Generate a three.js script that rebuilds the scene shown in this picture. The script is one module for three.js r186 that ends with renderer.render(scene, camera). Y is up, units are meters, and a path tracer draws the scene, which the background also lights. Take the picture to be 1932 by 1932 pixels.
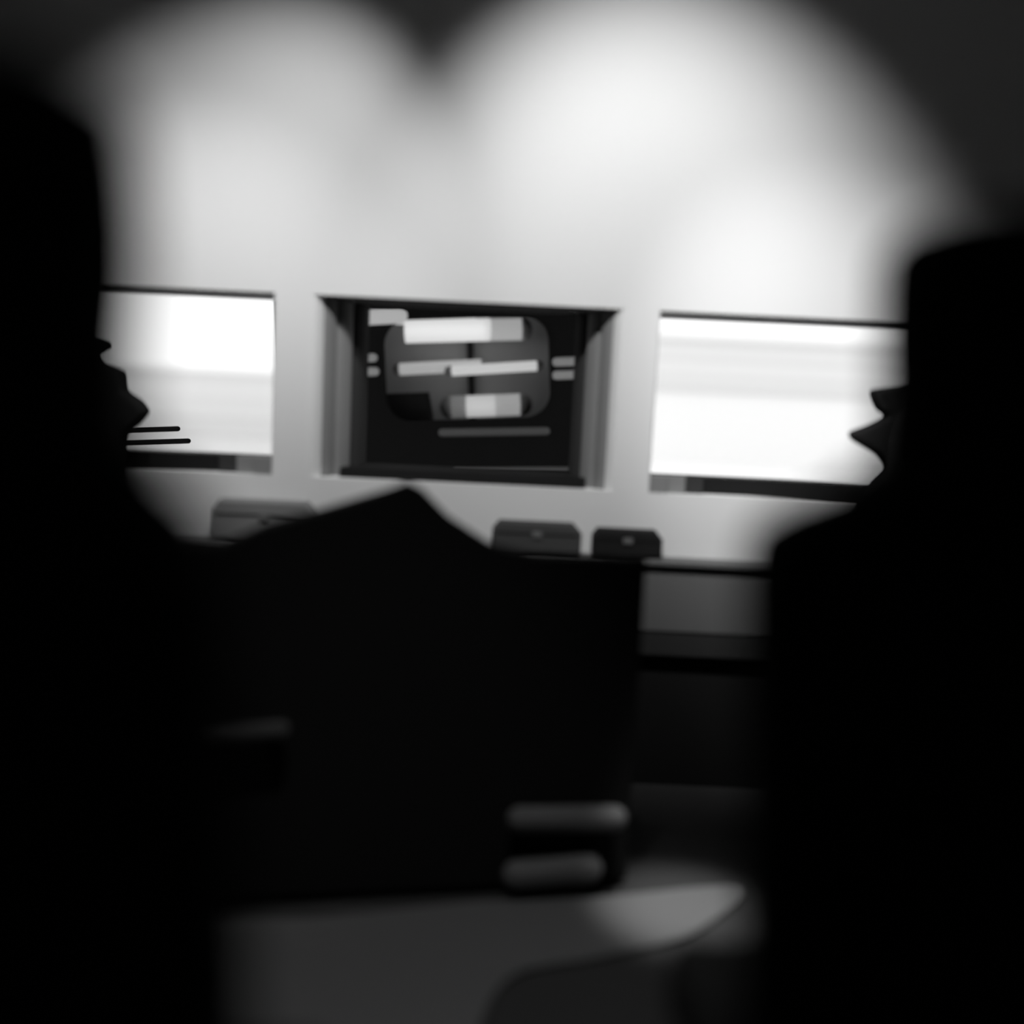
import * as THREE from 'three';
import { RoundedBoxGeometry } from 'three/addons/geometries/RoundedBoxGeometry.js';
import { mergeGeometries } from 'three/addons/utils/BufferGeometryUtils.js';
import { RectAreaLightUniformsLib } from 'three/addons/lights/RectAreaLightUniformsLib.js';

// ---------- camera, sky, exposure, main lights ----------
RectAreaLightUniformsLib.init();
const scene = new THREE.Scene();
const F = 1800, HALF = 966;                       // focal length and half frame in photo pixels
const camera = new THREE.PerspectiveCamera(2 * Math.atan(HALF / F) * 180 / Math.PI, 1, 0.05, 400);
camera.position.set(0, 1.25, 3.0);
camera.rotation.order = 'YXZ';
camera.rotation.set(-Math.atan(226 / F), 0, THREE.MathUtils.degToRad(2.7));
camera.updateMatrixWorld();
camera.focus = 4.2;
camera.userData.fStop = 0.41;

const renderer = new THREE.WebGLRenderer({ antialias: true });
renderer.toneMapping = THREE.LinearToneMapping;
renderer.toneMappingExposure = 1.0;
renderer.shadowMap.enabled = true;

scene.background = new THREE.Color().setRGB(1.25, 1.25, 1.25);   // flat white overcast

// wall-washing downlights in the ceiling: [x, z, aim x, aim y, half angle (deg), soft share of the beam, candela]
const WASHERS = [
  [-0.824, 1.138, -1.079, 0.755, 30.5, 0.866, 5.6],
  [0.127, 1.47, 0.381, 1.626, 30.0, 0.92, 12.6],
  [-0.199, 1.321, 1.243, 0.957, 20.5, 0.95, 12.6],
  [-0.218, 1.13, -0.862, 1.66, 26.1, 0.992, 6.8],
];
// added unseen downlights that brighten the floor: [x, z, aim x, aim z on the floor, half angle, soft share, candela]
const FLOOR_FILL = [[0.50, 1.15, 0.475, 0.78, 5.6, 1.0, 24], [-0.15, 1.75, -0.15, 1.2, 22, 0.9, 3.4]];

// ---------- helpers ----------
const V = (x, y, z) => new THREE.Vector3(x, y, z);
function dir(px, py) { return V((px - HALF) / F, -(py - HALF) / F, -1).applyQuaternion(camera.quaternion); }
function at(px, py, z) { const d = dir(px, py); return camera.position.clone().addScaledVector(d, (z - camera.position.z) / d.z); }
function onFloor(px, py, y = 0) { const d = dir(px, py); return camera.position.clone().addScaledVector(d, (y - camera.position.y) / d.y); }
let seed = 7; function rnd() { seed = (seed * 16807) % 2147483647; return seed / 2147483647; }

const used = {};
function numbered(n) { used[n] = (used[n] ?? -1) + 1; return used[n] ? `${n}_${String(used[n]).padStart(3, '0')}` : n; }
function shade(o) { o.castShadow = true; o.receiveShadow = true; return o; }
function thing(name, label, category, pos = [0, 0, 0], group) {
  const g = new THREE.Group(); g.name = numbered(name); g.position.set(...pos);
  g.userData = { label, category }; if (group) g.userData.group = group;
  scene.add(g); return g;
}
function struct(name, label, category = 'wall') {
  const g = new THREE.Group(); g.name = name; g.userData = { kind: 'structure', label, category }; scene.add(g); return g;
}
function part(name, geo, mat, parent, label) {
  const m = shade(new THREE.Mesh(geo, mat)); m.name = name; if (label) m.userData.label = label; parent.add(m); return m;
}
function structMesh(name, geo, mat, label, category) {
  const m = shade(new THREE.Mesh(geo, mat)); m.name = name; m.userData = { kind: 'structure', label, category }; scene.add(m); return m;
}
function box(x0, x1, y0, y1, z0, z1) { return new THREE.BoxGeometry(x1 - x0, y1 - y0, z1 - z0).translate((x0 + x1) / 2, (y0 + y1) / 2, (z0 + z1) / 2); }
function rbox(x0, x1, y0, y1, z0, z1, r = 0.01) { return new RoundedBoxGeometry(x1 - x0, y1 - y0, z1 - z0, 3, r).translate((x0 + x1) / 2, (y0 + y1) / 2, (z0 + z1) / 2); }
// plan outline [[x, z], ...] pulled up from y0 to y1
function column(pts, y0, y1) {
  const s = new THREE.Shape(pts.map(([x, z]) => new THREE.Vector2(x, -z)));
  return new THREE.ExtrudeGeometry(s, { depth: y1 - y0, bevelEnabled: false }).rotateX(-Math.PI / 2).translate(0, y0, 0);
}
// front outline in x, y with rounded corners, thickness t behind z, edges rounded
function slab(pts, z, t, bev = 0.02, smooth = true) {
  let p = pts.map(([x, y]) => new THREE.Vector2(x, y));
  if (smooth) p = new THREE.CatmullRomCurve3(p.map(q => V(q.x, q.y, 0)), true, 'catmullrom', 0.35).getPoints(pts.length * 6).slice(0, -1).map(q => new THREE.Vector2(q.x, q.y));
  const g = new THREE.ExtrudeGeometry(new THREE.Shape(p), { depth: t - 2 * bev, bevelEnabled: true, bevelThickness: bev, bevelSize: bev, bevelOffset: -bev, bevelSegments: 4, curveSegments: 4 });
  return g.translate(0, 0, z - t + bev);
}
function bar(a, b, r, seg = 16) {                     // round bar with rounded ends
  const d = b.clone().sub(a), g = new THREE.CapsuleGeometry(r, d.length(), 6, seg);
  g.applyQuaternion(new THREE.Quaternion().setFromUnitVectors(V(0, 1, 0), d.clone().normalize()));
  return g.translate((a.x + b.x) / 2, (a.y + b.y) / 2, (a.z + b.z) / 2);
}
function roundRect(x0, x1, y0, y1, r, P = THREE.Shape) {
  const s = new P(); s.moveTo(x0 + r, y0); s.lineTo(x1 - r, y0); s.absarc(x1 - r, y0 + r, r, -Math.PI / 2, 0); s.lineTo(x1, y1 - r);
  s.absarc(x1 - r, y1 - r, r, 0, Math.PI / 2); s.lineTo(x0 + r, y1); s.absarc(x0 + r, y1 - r, r, Math.PI / 2, Math.PI);
  s.lineTo(x0, y0 + r); s.absarc(x0 + r, y0 + r, r, Math.PI, 1.5 * Math.PI); return s;
}

// ---------- materials (all neutral: the place is seen in black and white) ----------
function noiseTex(n, lo, hi, rep) {
  const d = new Uint8Array(n * n * 4);
  for (let i = 0; i < n * n; i++) { const v = lo + (hi - lo) * rnd(); d.set([v, v, v, 255], i * 4); }
  const t = new THREE.DataTexture(d, n, n); t.wrapS = t.wrapT = THREE.RepeatWrapping; t.magFilter = THREE.LinearFilter; t.repeat.set(rep, rep); t.needsUpdate = true; return t;
}
const grain = noiseTex(128, 90, 165, 3), weave = noiseTex(64, 40, 215, 10);
const grey = v => new THREE.Color().setRGB(v, v, v);
const mat = (v, rough = 0.9, spec = 0.25, extra = {}) => new THREE.MeshPhysicalMaterial({ color: grey(v), roughness: rough, specularIntensity: spec, ...extra });
const M = {
  wall: mat(0.80, 0.95, 0.1, { bumpMap: grain, bumpScale: 0.0003 }),
  apron: mat(0.80, 0.95, 0.1, { bumpMap: grain, bumpScale: 0.0003 }),
    ceiling: mat(0.6, 0.95, 0.1),
  seal: mat(0.24, 0.95, 0.05),  // tone of the strips that colour the fade beside the panes
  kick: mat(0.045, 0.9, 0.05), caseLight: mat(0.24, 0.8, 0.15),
  panel: mat(0.16, 0.9, 0.1),
  plinth: mat(0.02, 0.9, 0.1),
  floor: mat(0.06, 0.95, 0.05), side: mat(0.22, 0.95, 0.1),
  gasket: mat(0.018, 0.95, 0.03),
  cloth: mat(0.024, 1, 0.02, { bumpMap: weave, bumpScale: 0.0006 }),
  cushion: mat(0.03, 1, 0.03, { bumpMap: weave, bumpScale: 0.0006 }),
  vinyl: mat(0.03, 0.9, 0.05),
  steel: mat(0.17, 0.5, 0.4),
  lit_patch_cloth: mat(0.17, 1, 0.05, { bumpMap: weave, bumpScale: 0.001 }),
  caseDark: mat(0.02, 0.8, 0.15), caseMid: mat(0.075, 0.8, 0.15),
  vehiclePaint: mat(0.015, 0.9, 0.04),
  strip: mat(0.16, 0.8, 0.1), chrome: mat(0.6, 0.7, 0.2),
  cab: mat(0.38, 0.9, 0.1), cap: mat(0.28, 0.9, 0.1),
  added_road: mat(0.07, 1, 0.05),
  ground: mat(0.95, 1, 0.05),
  glass: new THREE.MeshPhysicalMaterial({ color: 0xffffff, transmission: 1, thickness: 0, roughness: 0, ior: 1.15 }),
};
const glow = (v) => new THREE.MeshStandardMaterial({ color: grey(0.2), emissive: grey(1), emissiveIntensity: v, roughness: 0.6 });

// ---------- the room ----------
const TOP = 1.52, GLASS = 1.01, SILL = 0.955, DEEP = 0.28;
const XL = -2.1, XR = 2.1, H = 2.85, ZB = 4.1;
const WIN = [[-1.67, -0.765], [-0.615, 0.29], [0.43, 1.335]];

const wf = struct('wall_front', 'pale window wall with a ledge below three windows', 'wall');
part('header', box(XL, XR, TOP, H, -DEEP, 0), M.wall, wf);
part('apron', box(XL, XR, 0.745, SILL, -DEEP, 0), M.apron, wf);
part('lower_panel', box(XL, XR, 0.525, 0.745, -DEEP, 0.055), M.panel, wf, 'grey panel below the ledge');
part('plinth', box(XL, XR, 0, 0.445, -DEEP, 0.01), M.plinth, wf, 'black plinth');
part('kick_strip', box(XL, XR, 0.445, 0.525, -DEEP, 0.05), M.kick, wf, 'dark grey strip');
// jamb that curves back from the wall face into the middle opening; s = +1 curves towards +x
function jamb(x0, s, w, d, p = 1.9, n = 16) { const o = []; for (let i = 0; i <= n; i++) { const u = i / n; o.push([x0 + s * w * u, -d * Math.pow(u, p)]); } return o; }
const jl = jamb(-0.650, 1, 0.035, 0.03, 2.2), jr = jl.map(([x, z]) => [-0.325 - x, z]);
part('window_pillar', column([[-0.765, -DEEP], [-0.765, -0.004], [-0.761, 0], ...jl, [-0.615, -DEEP]], SILL, TOP), M.wall, wf);
part('window_pillar', column([[0.29, -DEEP], ...jr.slice().reverse(), [0.426, 0], [0.43, -0.004], [0.43, -DEEP]].reverse(), SILL, TOP), M.wall, wf);
// added strips, grey then dark, put the fade into the opening into colour: each strip sets back from the one outside it
[['seal', 0.036, 0.03, 'grey strip of the fade coloured into the opening'], ['seal', 0.040, 0.075, 'grey strip of the fade coloured into the opening'], ['kick', 0.030, 0.14, 'dark gasket ending the coloured fade at the pane']].reduce((x, [m, w, z, lab]) => {
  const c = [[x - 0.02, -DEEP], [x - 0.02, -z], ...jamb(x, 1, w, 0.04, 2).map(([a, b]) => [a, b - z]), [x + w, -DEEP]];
  part('fade_strip', column(c, SILL, TOP), M[m], wf, lab);
  part('fade_strip', column(c.map(([a, b]) => [-0.325 - a, b]).reverse(), SILL, TOP), M[m], wf, lab);
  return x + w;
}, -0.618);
part('window_pillar', box(XL, -1.67, SILL, TOP, -DEEP, 0), M.wall, wf);
part('window_pillar', box(1.335, XR, SILL, TOP, -DEEP, 0), M.wall, wf);
// slot below each side pane: its shade fading to the pillar is coloured into stepped blocks
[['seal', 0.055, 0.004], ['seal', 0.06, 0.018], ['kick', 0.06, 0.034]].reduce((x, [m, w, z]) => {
  part('slot_fade', box(-0.765 - x - w, -0.765 - x, SILL, GLASS, -0.05, -z), M[m], wf);
  part('slot_fade', box(0.43 + x, 0.43 + x + w, SILL, GLASS, -0.05, -z), M[m], wf);
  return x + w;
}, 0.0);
const WLAB = ['bright side window showing the pale embankment and rails', 'dark middle window with curved jambs', 'bright side window showing the pale banded building'];
WIN.forEach(([x0, x1], i) => {
  const w = struct(`window_${i + 1}`, WLAB[i], 'window');
  if (i === 1) {
    part('pane', box(x0 + 0.102, x1 - 0.102, SILL, TOP, -DEEP + 0.006, -DEEP + 0.010), M.glass, w);
    part('sill', box(x0 + 0.06, x1 - 0.06, SILL + 0.001, SILL + 0.03, -DEEP, -0.03), M.gasket, w, 'black rubber sill');
    part('top_gasket', slab([[x0 + 0.03, TOP - 0.002], [x0 + 0.2, TOP - 0.024], [x1 - 0.2, TOP - 0.024], [x1 - 0.03, TOP - 0.002], [x1 - 0.1, TOP + 0.001], [x0 + 0.1, TOP + 0.001]], -0.002, 0.06, 0.001), M.gasket, w, 'black rubber top seal');
  } else {
    part('pane', box(x0, x1, GLASS, TOP, -0.05, -0.046), M.glass, w);
    part('slot_back', box(x0, x1, SILL, GLASS, -0.11, -0.051), M.gasket, w, 'black rubber slot below the pane');
    const a = i === 0 ? [0.020, 0.006] : [0.005, 0.018], xm = (x0 + x1) / 2;
    part('top_gasket', slab([[x0, TOP], [x0, TOP - a[0]], [xm, TOP - 0.008], [x1 - 0.02, TOP - a[1]], [x1, TOP]], 0.0, 0.05, 0.001, false), M.gasket, w, 'thin black top seal');
  }
});
const led = struct('trim_1', 'narrow grey ledge under the windows', 'ledge');
part('ledge', rbox(XL, XR, 0.735, 0.753, -0.01, 0.075, 0.005), M.panel, led);
structMesh('floor', box(XL - 0.15, XR + 0.15, -0.15, 0, -DEEP, ZB + 0.15), M.floor, 'dark rubber floor', 'floor');
structMesh('ceiling', box(XL - 0.15, XR + 0.15, H, H + 0.15, -DEEP, ZB + 0.15), M.ceiling, 'grey ceiling', 'ceiling');
structMesh('wall_left', box(XL - 0.15, XL, 0, H, -DEEP, ZB), M.side, 'grey side wall', 'wall');
structMesh('wall_right', box(XR, XR + 0.15, 0, H, -DEEP, ZB), M.side, 'grey side wall', 'wall');
structMesh('wall_back', box(XL - 0.15, XR + 0.15, 0, H, ZB, ZB + 0.15), M.side, 'grey end wall', 'wall');

// ---------- ceiling downlights ----------
function downlight(x, z, tx, ty, tz, ang, pen, cd, label) {
  const g = thing('ceiling_downlight', label, 'lamp', [x, H, z]);
  part('housing', new THREE.LatheGeometry([[0.034, -0.006], [0.05, -0.008], [0.055, -0.003], [0.055, 0]].map(p => new THREE.Vector2(...p)), 24), M.steel, g);
  part('lens', new THREE.CylinderGeometry(0.034, 0.034, 0.004, 24).translate(0, -0.004, 0), glow(2), g);
  const s = new THREE.SpotLight(0xffffff, cd, 0, THREE.MathUtils.degToRad(ang), 1 - Math.acos(Math.min(1, Math.cos(ang * Math.PI / 180) + pen * (1 - Math.cos(ang * Math.PI / 180)))) / (ang * Math.PI / 180), 2);
  s.position.set(0, -0.03, 0); s.castShadow = true; s.shadow.radius = 2; s.shadow.mapSize.set(1024, 1024);
  s.target.position.set(tx - x, ty - H, tz - z); g.add(s); g.add(s.target);
  s.name = 'spot_light'; s.target.name = 'spot_target';
}
const DL = ['ceiling downlight standing over the long grey case', 'ceiling downlight washing the wall above the middle window', 'ceiling downlight turned towards the building-side window', 'ceiling downlight turned towards the rail-side window'];
WASHERS.forEach(([x, z, tx, ty, a, p, c], i) => downlight(x, z, tx, ty, 0, a, p, c, DL[i]));
FLOOR_FILL.forEach(([x, z, tx, tz, a, p, c], i) => downlight(x, z, tx, 0, tz, a, p, c, ['added ceiling downlight with a narrow beam to brighten the corner of the grey cloth', 'added ceiling downlight to brighten the floor behind the bench'][i]));

// ---------- high-backed seats in front ----------
function highSeat(z, t, profile, cx, s, label) {
  // profile: photo pixels down one side of the back; s = +1 when that side is the +x one
  const P = profile.map(([x, y]) => at(x, y, z)), c = at(cx, 966, z).x;
  const g = thing('high_back_seat', label, 'seat', [c, 0, z - t / 2 - 0.2], 'high-backed seats facing the windows');
  const side = P.map(p => [Math.abs(p.x - c) , p.y]), zz = t / 2 + 0.2;
  const k = side.findIndex(p => p[0] === Math.max(...side.map(q => q[0])));
  const neck = profile.neck, head = side.slice(0, neck + 1), body = side.slice(neck);
  const mirror = a => [...a.map(([x, y]) => [x, y]), ...a.slice().reverse().map(([x, y]) => [-x, y])];
  part('headrest', slab(mirror(head.concat([[head[neck][0] - 0.02, head[neck][1] - 0.04]])), zz, t * 0.9, 0.02), M.cloth, g);
  const wide = body[body.length - 1][0];
  part('backrest', slab(mirror([...body, [wide, 0.52], [wide - 0.03, 0.42]]), zz - 0.005, t, 0.025), M.cloth, g);
  part('seat_cushion', rbox(-wide, wide, 0.36, 0.48, -0.25, zz - t, 0.04), M.cushion, g);
  for (const sx of [-1, 1]) part('leg', rbox(sx * wide * 0.75 - 0.02, sx * wide * 0.75 + 0.02, 0, 0.37, -0.2, zz - t - 0.02, 0.008), M.vinyl, g);
  return g;
}
const pl = [[-150, 38], [0, 52], [92, 84], [168, 150], [196, 310], [204, 480], [190, 640], [186, 840], [235, 905], [300, 965], [345, 1050], [385, 1400], [405, 1750], [415, 2000]]; pl.neck = 7;
highSeat(2.42, 0.09, pl, -300, 1, 'black high-backed seat whose tall headrest covers the edge of the rail-side window');
const pr = [[2000, 372], [1850, 384], [1765, 408], [1715, 470], [1706, 620], [1708, 760], [1702, 890], [1640, 925], [1540, 962], [1462, 1010], [1438, 1090], [1436, 1400], [1436, 1750], [1436, 1950]]; pr.neck = 6;
highSeat(2.18, 0.09, pr, 2110, -1, 'black high-backed seat whose shorter headrest covers the edge of the building-side window');

// ---------- long bench with a peaked back ----------
{
  const tl = at(300, 1030, 0.92), tr = at(1222, 1058, 0.70);
  const bx = (tl.x + tr.x) / 2, bz = 0.79, L = tr.x - tl.x + 0.02, yaw = Math.atan2(0.22, L);
  const g = thing('bench', 'long black solid-backed bench whose back rises to a slanting peak', 'bench', [bx, 0, bz - 0.15]); g.rotation.y = yaw;
  g.updateMatrixWorld();
  const inv = g.matrixWorld.clone().invert();
  // photo pixel to the plane of the bench's back, in bench coordinates
  const onBack = (px, py, dz = 0.15) => { const o = camera.position.clone().applyMatrix4(inv), d = dir(px, py).transformDirection(inv); return o.addScaledVector(d, (dz - o.z) / d.z); };
  const top = [[300, 1040], [420, 1028], [500, 992], [620, 960], [735, 926], [772, 912], [800, 926], [850, 978], [930, 1030], [1010, 1050], [1120, 1054], [1222, 1056]].map(p => onBack(...p));
  const xr = top[top.length - 1].x, xl = top[0].x;
  part('back_panel', slab([[xl, 0.02], [xr, 0.02], ...top.slice().reverse().map(p => [p.x, p.y])], 0.15, 0.06, 0.01, false), M.cloth, g);
  part('seat_cushion', rbox(xl + 0.02, xr - 0.02, 0.36, 0.46, -0.28, 0.08, 0.03), M.cushion, g);
  part('seat_box', box(xl + 0.04, xr - 0.04, 0.03, 0.36, -0.24, 0.08), M.vinyl, g);
  for (const x of [xl + 0.1, xr - 0.1]) part('foot', rbox(x - 0.03, x + 0.03, 0, 0.035, -0.2, 0.13, 0.008), M.vinyl, g);
  for (const [x0, y0, x1, y1, r] of [[385, 1392, 530, 1378, 0.022], [980, 1545, 1160, 1543, 0.030], [975, 1650, 1110, 1637, 0.036]]) {
    const a = onBack(x0, y0, 0.19), b = onBack(x1, y1, 0.19);
    const rail = part('foot_rail', bar(a, b, r), r < 0.025 ? M.caseMid : M.steel, g, 'grey round foot rail');
    for (const u of [0.15, 0.85]) { const q = a.clone().lerp(b, u); part('bracket', bar(V(q.x, q.y, 0.145), V(q.x, q.y, 0.185), 0.012, 8), M.vinyl, rail); }
  }
}

// ---------- small cases on the ledge ----------
function ledgeCase(x0, x1, yTop, m, label) {
  const z = 0.037, a = at(x0, yTop, z), b = at(x1, yTop, z), h = (a.y + b.y) / 2 - 0.753;
  const g = thing('instrument_case', label, 'case', [(a.x + b.x) / 2, 0.753, z], 'cases on the ledge');
  const w = (b.x - a.x) / 2;
  part('shell', slab([[-w, 0.004], [w, 0.004], [w, h * 0.7], [w * 0.8, h], [-w * 0.85, h], [-w, h * 0.75]], 0.03, 0.06, 0.01, false), m, g);
  part('lid_seam', box(-w * 0.9, w * 0.9, h * 0.62, h * 0.66, 0.029, 0.032), M.gasket, g, 'dark seam');
  part('latch', rbox(-0.015, 0.015, h * 0.52, h * 0.72, 0.029, 0.035, 0.002), M.steel, g);
}
ledgeCase(405, 600, 943, M.caseLight, 'long grey case on the ledge below the rail-side window');
ledgeCase(930, 1098, 984, M.caseMid, 'grey case on the ledge below the middle window');
ledgeCase(1118, 1250, 998, M.caseDark, 'short black case on the ledge below the pillar by the building-side window');

// ---------- dark coats hanging beside the outer windows ----------
function coat(pts, sleeve, z, hook, label, hookLabel) {
  const W = pts.map(p => at(...p, z)), c = W.reduce((s, p) => s.add(p), V(0, 0, 0)).divideScalar(W.length), y0 = Math.min(...W.map(p => p.y));
  const g = thing('hanging_coat', label, 'coat', [c.x, y0, z - 0.04]);
  part('body', slab(W.map(p => [p.x - c.x, p.y - y0]), 0.04, 0.07, 0.015), M.cloth, g);
  const S = sleeve.map(p => at(...p, z + 0.02));
  const curve = new THREE.CatmullRomCurve3(S.map(p => V(p.x - c.x, p.y - y0, 0.035)));
  part('sleeve', new THREE.TubeGeometry(curve, 20, 0.026, 12), M.cushion, g);
  const h = at(...hook, 0);
  const k = thing('coat_hook', hookLabel, 'hook', [h.x, h.y, 0]);
  part('plate', rbox(-0.015, 0.015, -0.03, 0.03, 0, 0.008, 0.003), M.vinyl, k);
  part('prong', new THREE.TubeGeometry(new THREE.CatmullRomCurve3([V(0, 0, 0.004), V(0, -0.012, 0.03), V(0, 0.004, 0.055), V(0, 0.022, 0.058)]), 14, 0.005, 8), M.vinyl, k);
}
coat([[1652, 737], [1700, 729], [1790, 716], [1850, 760], [1860, 1000], [1850, 1180], [1560, 1185], [1600, 1000], [1648, 915], [1676, 884], [1660, 858], [1618, 832], [1614, 816], [1645, 803], [1676, 786], [1662, 772]],
  [[1740, 740], [1700, 800], [1690, 900], [1720, 1050]], 0.075, [1800, 715], 'black coat hanging beside the building-side window', 'black hook holding the coat by the building-side window');
coat([[60, 640], [150, 632], [196, 642], [200, 656], [180, 668], [190, 684], [226, 700], [232, 735], [258, 755], [272, 777], [255, 800], [232, 822], [225, 900], [215, 1080], [20, 1080], [30, 760]],
  [[110, 650], [150, 720], [170, 820], [150, 980]], 0.075, [95, 620], 'black coat hanging beside the rail-side window', 'black hook holding the coat by the rail-side window');

// ---------- grey cloth added in the shape of the lit patch of floor ----------
{
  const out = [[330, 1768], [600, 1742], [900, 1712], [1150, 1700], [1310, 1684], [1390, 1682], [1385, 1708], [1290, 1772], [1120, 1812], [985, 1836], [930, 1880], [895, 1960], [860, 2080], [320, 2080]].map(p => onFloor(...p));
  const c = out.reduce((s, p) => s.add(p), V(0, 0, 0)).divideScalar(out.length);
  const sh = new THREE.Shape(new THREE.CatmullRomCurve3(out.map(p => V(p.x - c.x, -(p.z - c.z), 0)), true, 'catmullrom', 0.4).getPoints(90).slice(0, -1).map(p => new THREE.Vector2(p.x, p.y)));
  const g = thing('lit_patch_cloth', 'added grey cloth standing in for the lit patch of floor behind the bench', 'lit_patch_cloth', [c.x, 0, c.z]);
  part('cloth', new THREE.ExtrudeGeometry(sh, { depth: 0.006, bevelEnabled: true, bevelThickness: 0.004, bevelSize: 0.006, bevelSegments: 3 }).rotateX(-Math.PI / 2).translate(0, 0.004, 0), M.lit_patch_cloth, g);
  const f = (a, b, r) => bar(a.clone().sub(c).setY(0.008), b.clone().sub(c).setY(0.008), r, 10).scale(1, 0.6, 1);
  part('fold', f(onFloor(900, 1735), onFloor(905, 1900), 0.016), M.lit_patch_cloth, g);
  part('fold', f(onFloor(1130, 1712), onFloor(1120, 1795), 0.014), M.lit_patch_cloth, g);
  part('fold', f(onFloor(560, 1770), onFloor(560, 1960), 0.012), M.lit_patch_cloth, g);
}

// ---------- outside: banked ground, dark vehicle, rails, pale building ----------
const BANK = 0.078;
{
  const gr = structMesh('ground', new THREE.BoxGeometry(160, 0.3, 160), M.ground, 'pale bright ground outside the windows', 'ground');
  gr.position.set(-0.4, -0.85, -81);
  structMesh('added_road', box(-9, 8, -0.71, -0.69, -9, -0.3), M.added_road, 'dark asphalt added out of view to cut bounce light on the vehicle', 'added_road');  // unseen dark sheet, added to keep ground bounce off the vehicle
}
{
  const ZT = -2.8, K = (3 - ZT) / 7.6, base = V(at(880, 695, ZT).x, -0.62, ZT);
  const g = thing('tram', 'dark vehicle front with a split rounded windscreen beyond the middle window', 'vehicle', [base.x, base.y, ZT]);
  g.rotation.z = BANK; g.updateMatrixWorld();
  const inv = g.matrixWorld.clone().invert();
  const T = (px, py, dz = 0) => at(px, py, ZT + dz).applyMatrix4(inv);
  const a = T(724, 700), b = T(1037, 692), t = T(885, 598), u = T(885, 791);
  const x0 = a.x, x1 = b.x, y1 = t.y, y0 = u.y, R = 0.20 * K;
  const W = 1.28 * K;
  const front = roundRect(-W, W, 0.28, 2.75, 0.2); front.holes.push(roundRect(x0, x1, y0, y1, R, THREE.Path));
  part('front_panel', new THREE.ExtrudeGeometry(front, { depth: 0.08, bevelEnabled: true, bevelThickness: 0.015, bevelSize: 0.015, bevelOffset: -0.015, bevelSegments: 3, curveSegments: 20 }).translate(0, 0, -0.09), M.vehiclePaint, g);
  // body shell behind the front, open towards the cab
  for (const s of [-1, 1]) part('side_panel', rbox(s > 0 ? W - 0.06 : -W, s > 0 ? W : -W + 0.06, 0.3, 2.68, -4, -0.1, 0.02), M.vehiclePaint, g);
  part('roof', rbox(-W, W, 2.6, 2.73, -4, -0.1, 0.05), M.vehiclePaint, g);
  part('underfloor', rbox(-W, W, 0.3, 0.5, -4, -0.1, 0.03), M.vehiclePaint, g);
  for (const s of [-1, 1]) for (const z of [-0.9, -3.2]) { const w = part('wheel', new THREE.CylinderGeometry(0.36, 0.36, 0.2, 28).rotateZ(Math.PI / 2).translate(s * 0.7, 0.36, z), M.gasket, g); part('hub', new THREE.CylinderGeometry(0.16, 0.2, 0.23, 20).rotateZ(Math.PI / 2).translate(s * 0.7, 0.36, z), M.vehiclePaint, w); }
  // windscreen
  const rim = roundRect(x0 - 0.02, x1 + 0.02, y0 - 0.02, y1 + 0.02, R + 0.02); rim.holes.push(roundRect(x0, x1, y0, y1, R, THREE.Path));
  part('windscreen_seal', new THREE.ExtrudeGeometry(rim, { depth: 0.03, bevelEnabled: false, curveSegments: 20 }).translate(0, 0, -0.02), M.vehiclePaint, g, 'thin black windscreen seal');
  const mp = T(884, 640), mq = T(877, 745);
  const mid = (mp.x + mq.x) / 2;
  part('cab_post', rbox(mid - 0.022, mid + 0.022, y0 - 0.2, y1 + 0.2, -0.56, -0.50, 0.008), M.gasket, g, 'dark post behind the windscreen');
  for (const [s0, s1] of [[x0 + 0.01, mid - 0.002], [mid + 0.002, x1 - 0.01]]) part('pane', box(s0, s1, y0 + 0.01, y1 - 0.01, -0.040, -0.036), M.glass, g);
  part('cab_wall', box(-W + 0.07, W - 0.07, 0.5, 2.6, -0.62, -0.58), M.cab, g, 'grey wall behind the cab');
  part('dashboard', slab([[x0 - 0.1, y0 - 0.3], [mid - 0.24, y0 - 0.3], [mid - 0.24, y0 + 0.02], [mid - 0.26, y0 + 0.17], [x0 - 0.1, y0 + 0.17]], -0.12, 0.2, 0.01, false), M.gasket, g, 'black dashboard');
  // lamp tubes and glowing grab rails in the cab: drum with a dull end cap
  function glowTube(ax, ay, bx, by, r, v, capR, name, label, dz = -0.30) {
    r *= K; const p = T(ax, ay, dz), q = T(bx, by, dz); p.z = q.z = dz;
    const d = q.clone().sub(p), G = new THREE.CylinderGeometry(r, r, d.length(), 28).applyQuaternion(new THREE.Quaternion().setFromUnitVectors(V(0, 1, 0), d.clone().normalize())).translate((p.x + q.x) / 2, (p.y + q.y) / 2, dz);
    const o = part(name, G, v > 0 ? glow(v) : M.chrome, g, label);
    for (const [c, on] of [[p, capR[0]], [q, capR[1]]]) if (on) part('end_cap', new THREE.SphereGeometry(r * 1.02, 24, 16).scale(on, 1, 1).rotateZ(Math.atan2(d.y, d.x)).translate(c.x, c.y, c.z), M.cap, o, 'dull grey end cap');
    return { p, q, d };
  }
  const top = glowTube(765, 626, 920, 622, 0.093, 0.66, [0, 0], 'glow_tube', 'bright white lamp tube');
  part('glow_tube', new THREE.SphereGeometry(0.094 * K, 24, 16).scale(0.7, 1, 1).translate(top.q.x, top.q.y, top.q.z + 0.006), glow(0.6), g, 'rounded end of the bright lamp tube');
  glowTube(900, 623, 988, 621, 0.090, 0.32, [0, 0.75], 'glow_tube', 'dimmer lamp tube end');
  glowTube(700, 604, 900, 605, 0.034, 0.62, [0.8, 0.8], 'glow_tube', 'thin white lamp tube', -0.34);
  glowTube(752, 697, 910, 689, 0.050, 0.34, [0.9, 0.6], 'glow_tube', 'thin pale grab rail with its brightness put in as glow');  // grab rail, no lamp: its lit look is put in as glow
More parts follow.
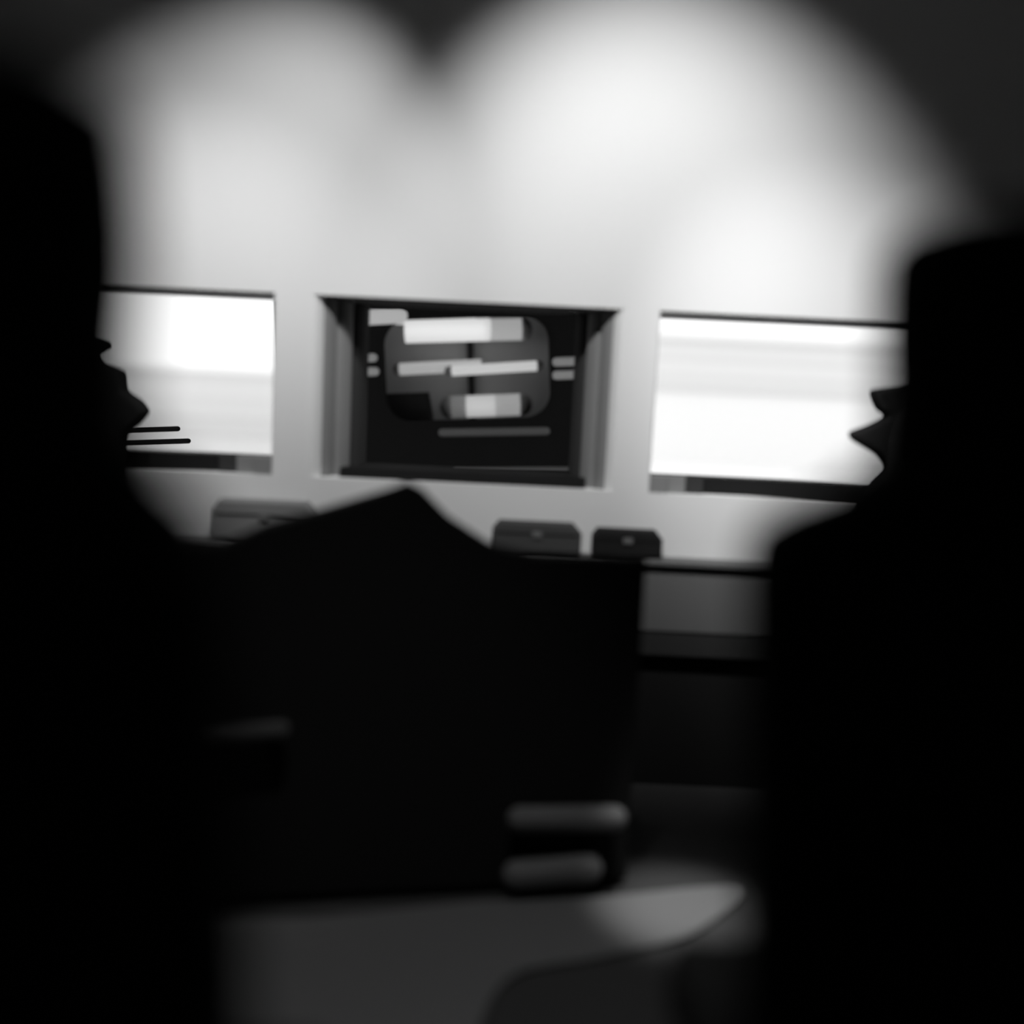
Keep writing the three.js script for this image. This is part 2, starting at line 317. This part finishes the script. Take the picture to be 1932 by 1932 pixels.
  glowTube(850, 700, 1015, 690, 0.042, 0.5, [1.2, 1.0], 'glow_tube', 'thin bright grab rail with its brightness put in as glow', -0.24);  // second grab rail, also given glow in place of light on it
  glowTube(848, 768, 880, 767, 0.090, 0.10, [0.9, 0], 'glow_tube', 'dim lower lamp tube');
  const low = glowTube(880, 767, 935, 765, 0.090, 0.42, [0, 0], 'glow_tube', 'lower lamp tube');
  glowTube(935, 765, 985, 763, 0.090, 0.28, [0, 0.9], 'glow_tube', 'dimmer lower lamp tube end');
  for (const [l, h, p] of [[top, 0.14, 0.66], [low, 0.13, 0.42]]) {
    const rl = new THREE.RectAreaLight(0xffffff, p, l.d.length(), h), x = (l.p.x + l.q.x) / 2; rl.name = 'lamp_light'; g.add(rl);
    rl.position.set(x, l.p.y, -0.20); rl.lookAt(g.localToWorld(V(x, l.p.y, -4)));      // a RectAreaLight shines along its own -z
  }
  // roof-side marker lamps and trim on the dark front
  const trim = (name, ax, ay, bx, by, r, m, label, flat = 0.5) => { r *= K; const p = T(ax, ay), q = T(bx, by); p.z = q.z = 0; const o = part(name, bar(p, q, r, 12).scale(1, 1, flat), m, g, label); o.position.z = 0.012; return o; };
  trim('marker_lamp', 640, 602, 755, 596, 0.060, glow(0.34), 'pale marker lamp above the windscreen');
  trim('trim_strip', 600, 679, 705, 675, 0.034, M.chrome, 'pale trim strip');
  trim('trim_strip', 600, 704, 708, 701, 0.036, M.chrome, 'pale trim strip');
  trim('trim_strip', 1050, 683, 1180, 678, 0.036, M.chrome, 'pale trim strip');
  trim('trim_strip', 1050, 708, 1180, 704, 0.036, M.chrome, 'pale trim strip');
  trim('bumper', 835, 816, 1030, 813, 0.032, M.strip, 'grey bumper bar');
  trim('step_edge', 860, 886, 1180, 884, 0.018, M.strip, 'grey step edge');
}
{
  // unseen flat roof on two posts, added only to shade the vehicle
  const z = -1.5, g = thing('shade_roof', 'flat grey roof on posts added out of view to shade the dark vehicle', 'canopy', [-0.25, -0.69, z]);
  part('roof', rbox(-2.6, 2.6, 3.12, 3.26, -1.9, 1.1, 0.03), M.side, g);
  part('fascia', rbox(-2.62, 2.62, 3.0, 3.13, -1.92, -1.84, 0.01), M.side, g);
  for (const x of [-0.78, 0.79]) part('post', new THREE.CylinderGeometry(0.045, 0.055, 3.13, 16).translate(x, 1.565, 0), M.side, g);
}
{
  // guard rail beyond the rail-side window
  const z = -1.4, g = thing('guard_rail', 'low black two-bar guard rail beyond the rail-side window', 'railing', [at(200, 830, z).x, -0.69, z]);
  const c = g.position;
  for (const [y, xe] of [[815, 335], [838, 355]]) { const a = at(-250, y + 14, z), b = at(xe, y - 6, z); part('rail', bar(a.sub(c), b.sub(c), 0.012, 10), M.gasket, g); }
  for (const x of [-200, 60]) { const p = at(x, 800, z); part('post', bar(V(p.x - c.x, 0.02, 0), V(p.x - c.x, p.y - c.y, 0), 0.02, 10), M.gasket, g); }
}
function bandedBuilding(z, x0, x1, rows, label, name = 'banded_building') {
  const a = at(x0, rows[0][0], z), b = at(x1, rows[0][0], z), w = b.x - a.x;
  const g = thing(name, label, 'building', [(a.x + b.x) / 2, -0.7, z - 1.5]);
  const ref = (x0 + x1) / 2, yOf = p => at(ref, p, z).y + 0.7;
  part('wall', box(-w / 2, w / 2, 0, yOf(rows[0][0]), -1.5, 1.45), mat(0.86, 1, 0.05), g);
  rows.slice(0, -1).forEach(([py, v, pr], i) => part('cladding_band', rbox(-w / 2 - 0.02, w / 2 + 0.02, Math.max(0, yOf(rows[i + 1][0])), yOf(py), 1.4, 1.5 + pr, 0.02), mat(v, 1, 0.05), g));
  part('roof', rbox(-w / 2 - 0.2, w / 2 + 0.2, yOf(rows[0][0]), yOf(rows[0][0]) + 0.15, -1.6, 1.7, 0.04), mat(0.9, 1, 0.05), g);
}
bandedBuilding(-26, 1195, 1980, [[652, 0.70, 0.03], [664, 0.76, 0.02], [690, 0.68, 0.03], [696, 0.78, 0.02], [719, 0.66, 0.03], [724, 0.75, 0.02], [744, 0.62, 0.03], [752, 0.95, 0]], 'long pale banded building beyond the side window with the coat and straight sill');
bandedBuilding(-20, -420, 560, [[688, 0.70, 0.03], [735, 0.66, 0.04], [775, 0.62, 0.08], [806, 0.70, 0.02], [850, 0.9, 0]], 'low pale embankment wall beyond the guard rail', 'embankment_wall');

scene.traverse(o => { if (o.isMesh) { o.castShadow = o.receiveShadow = true; } });
scene.add(camera);
renderer.render(scene, camera);
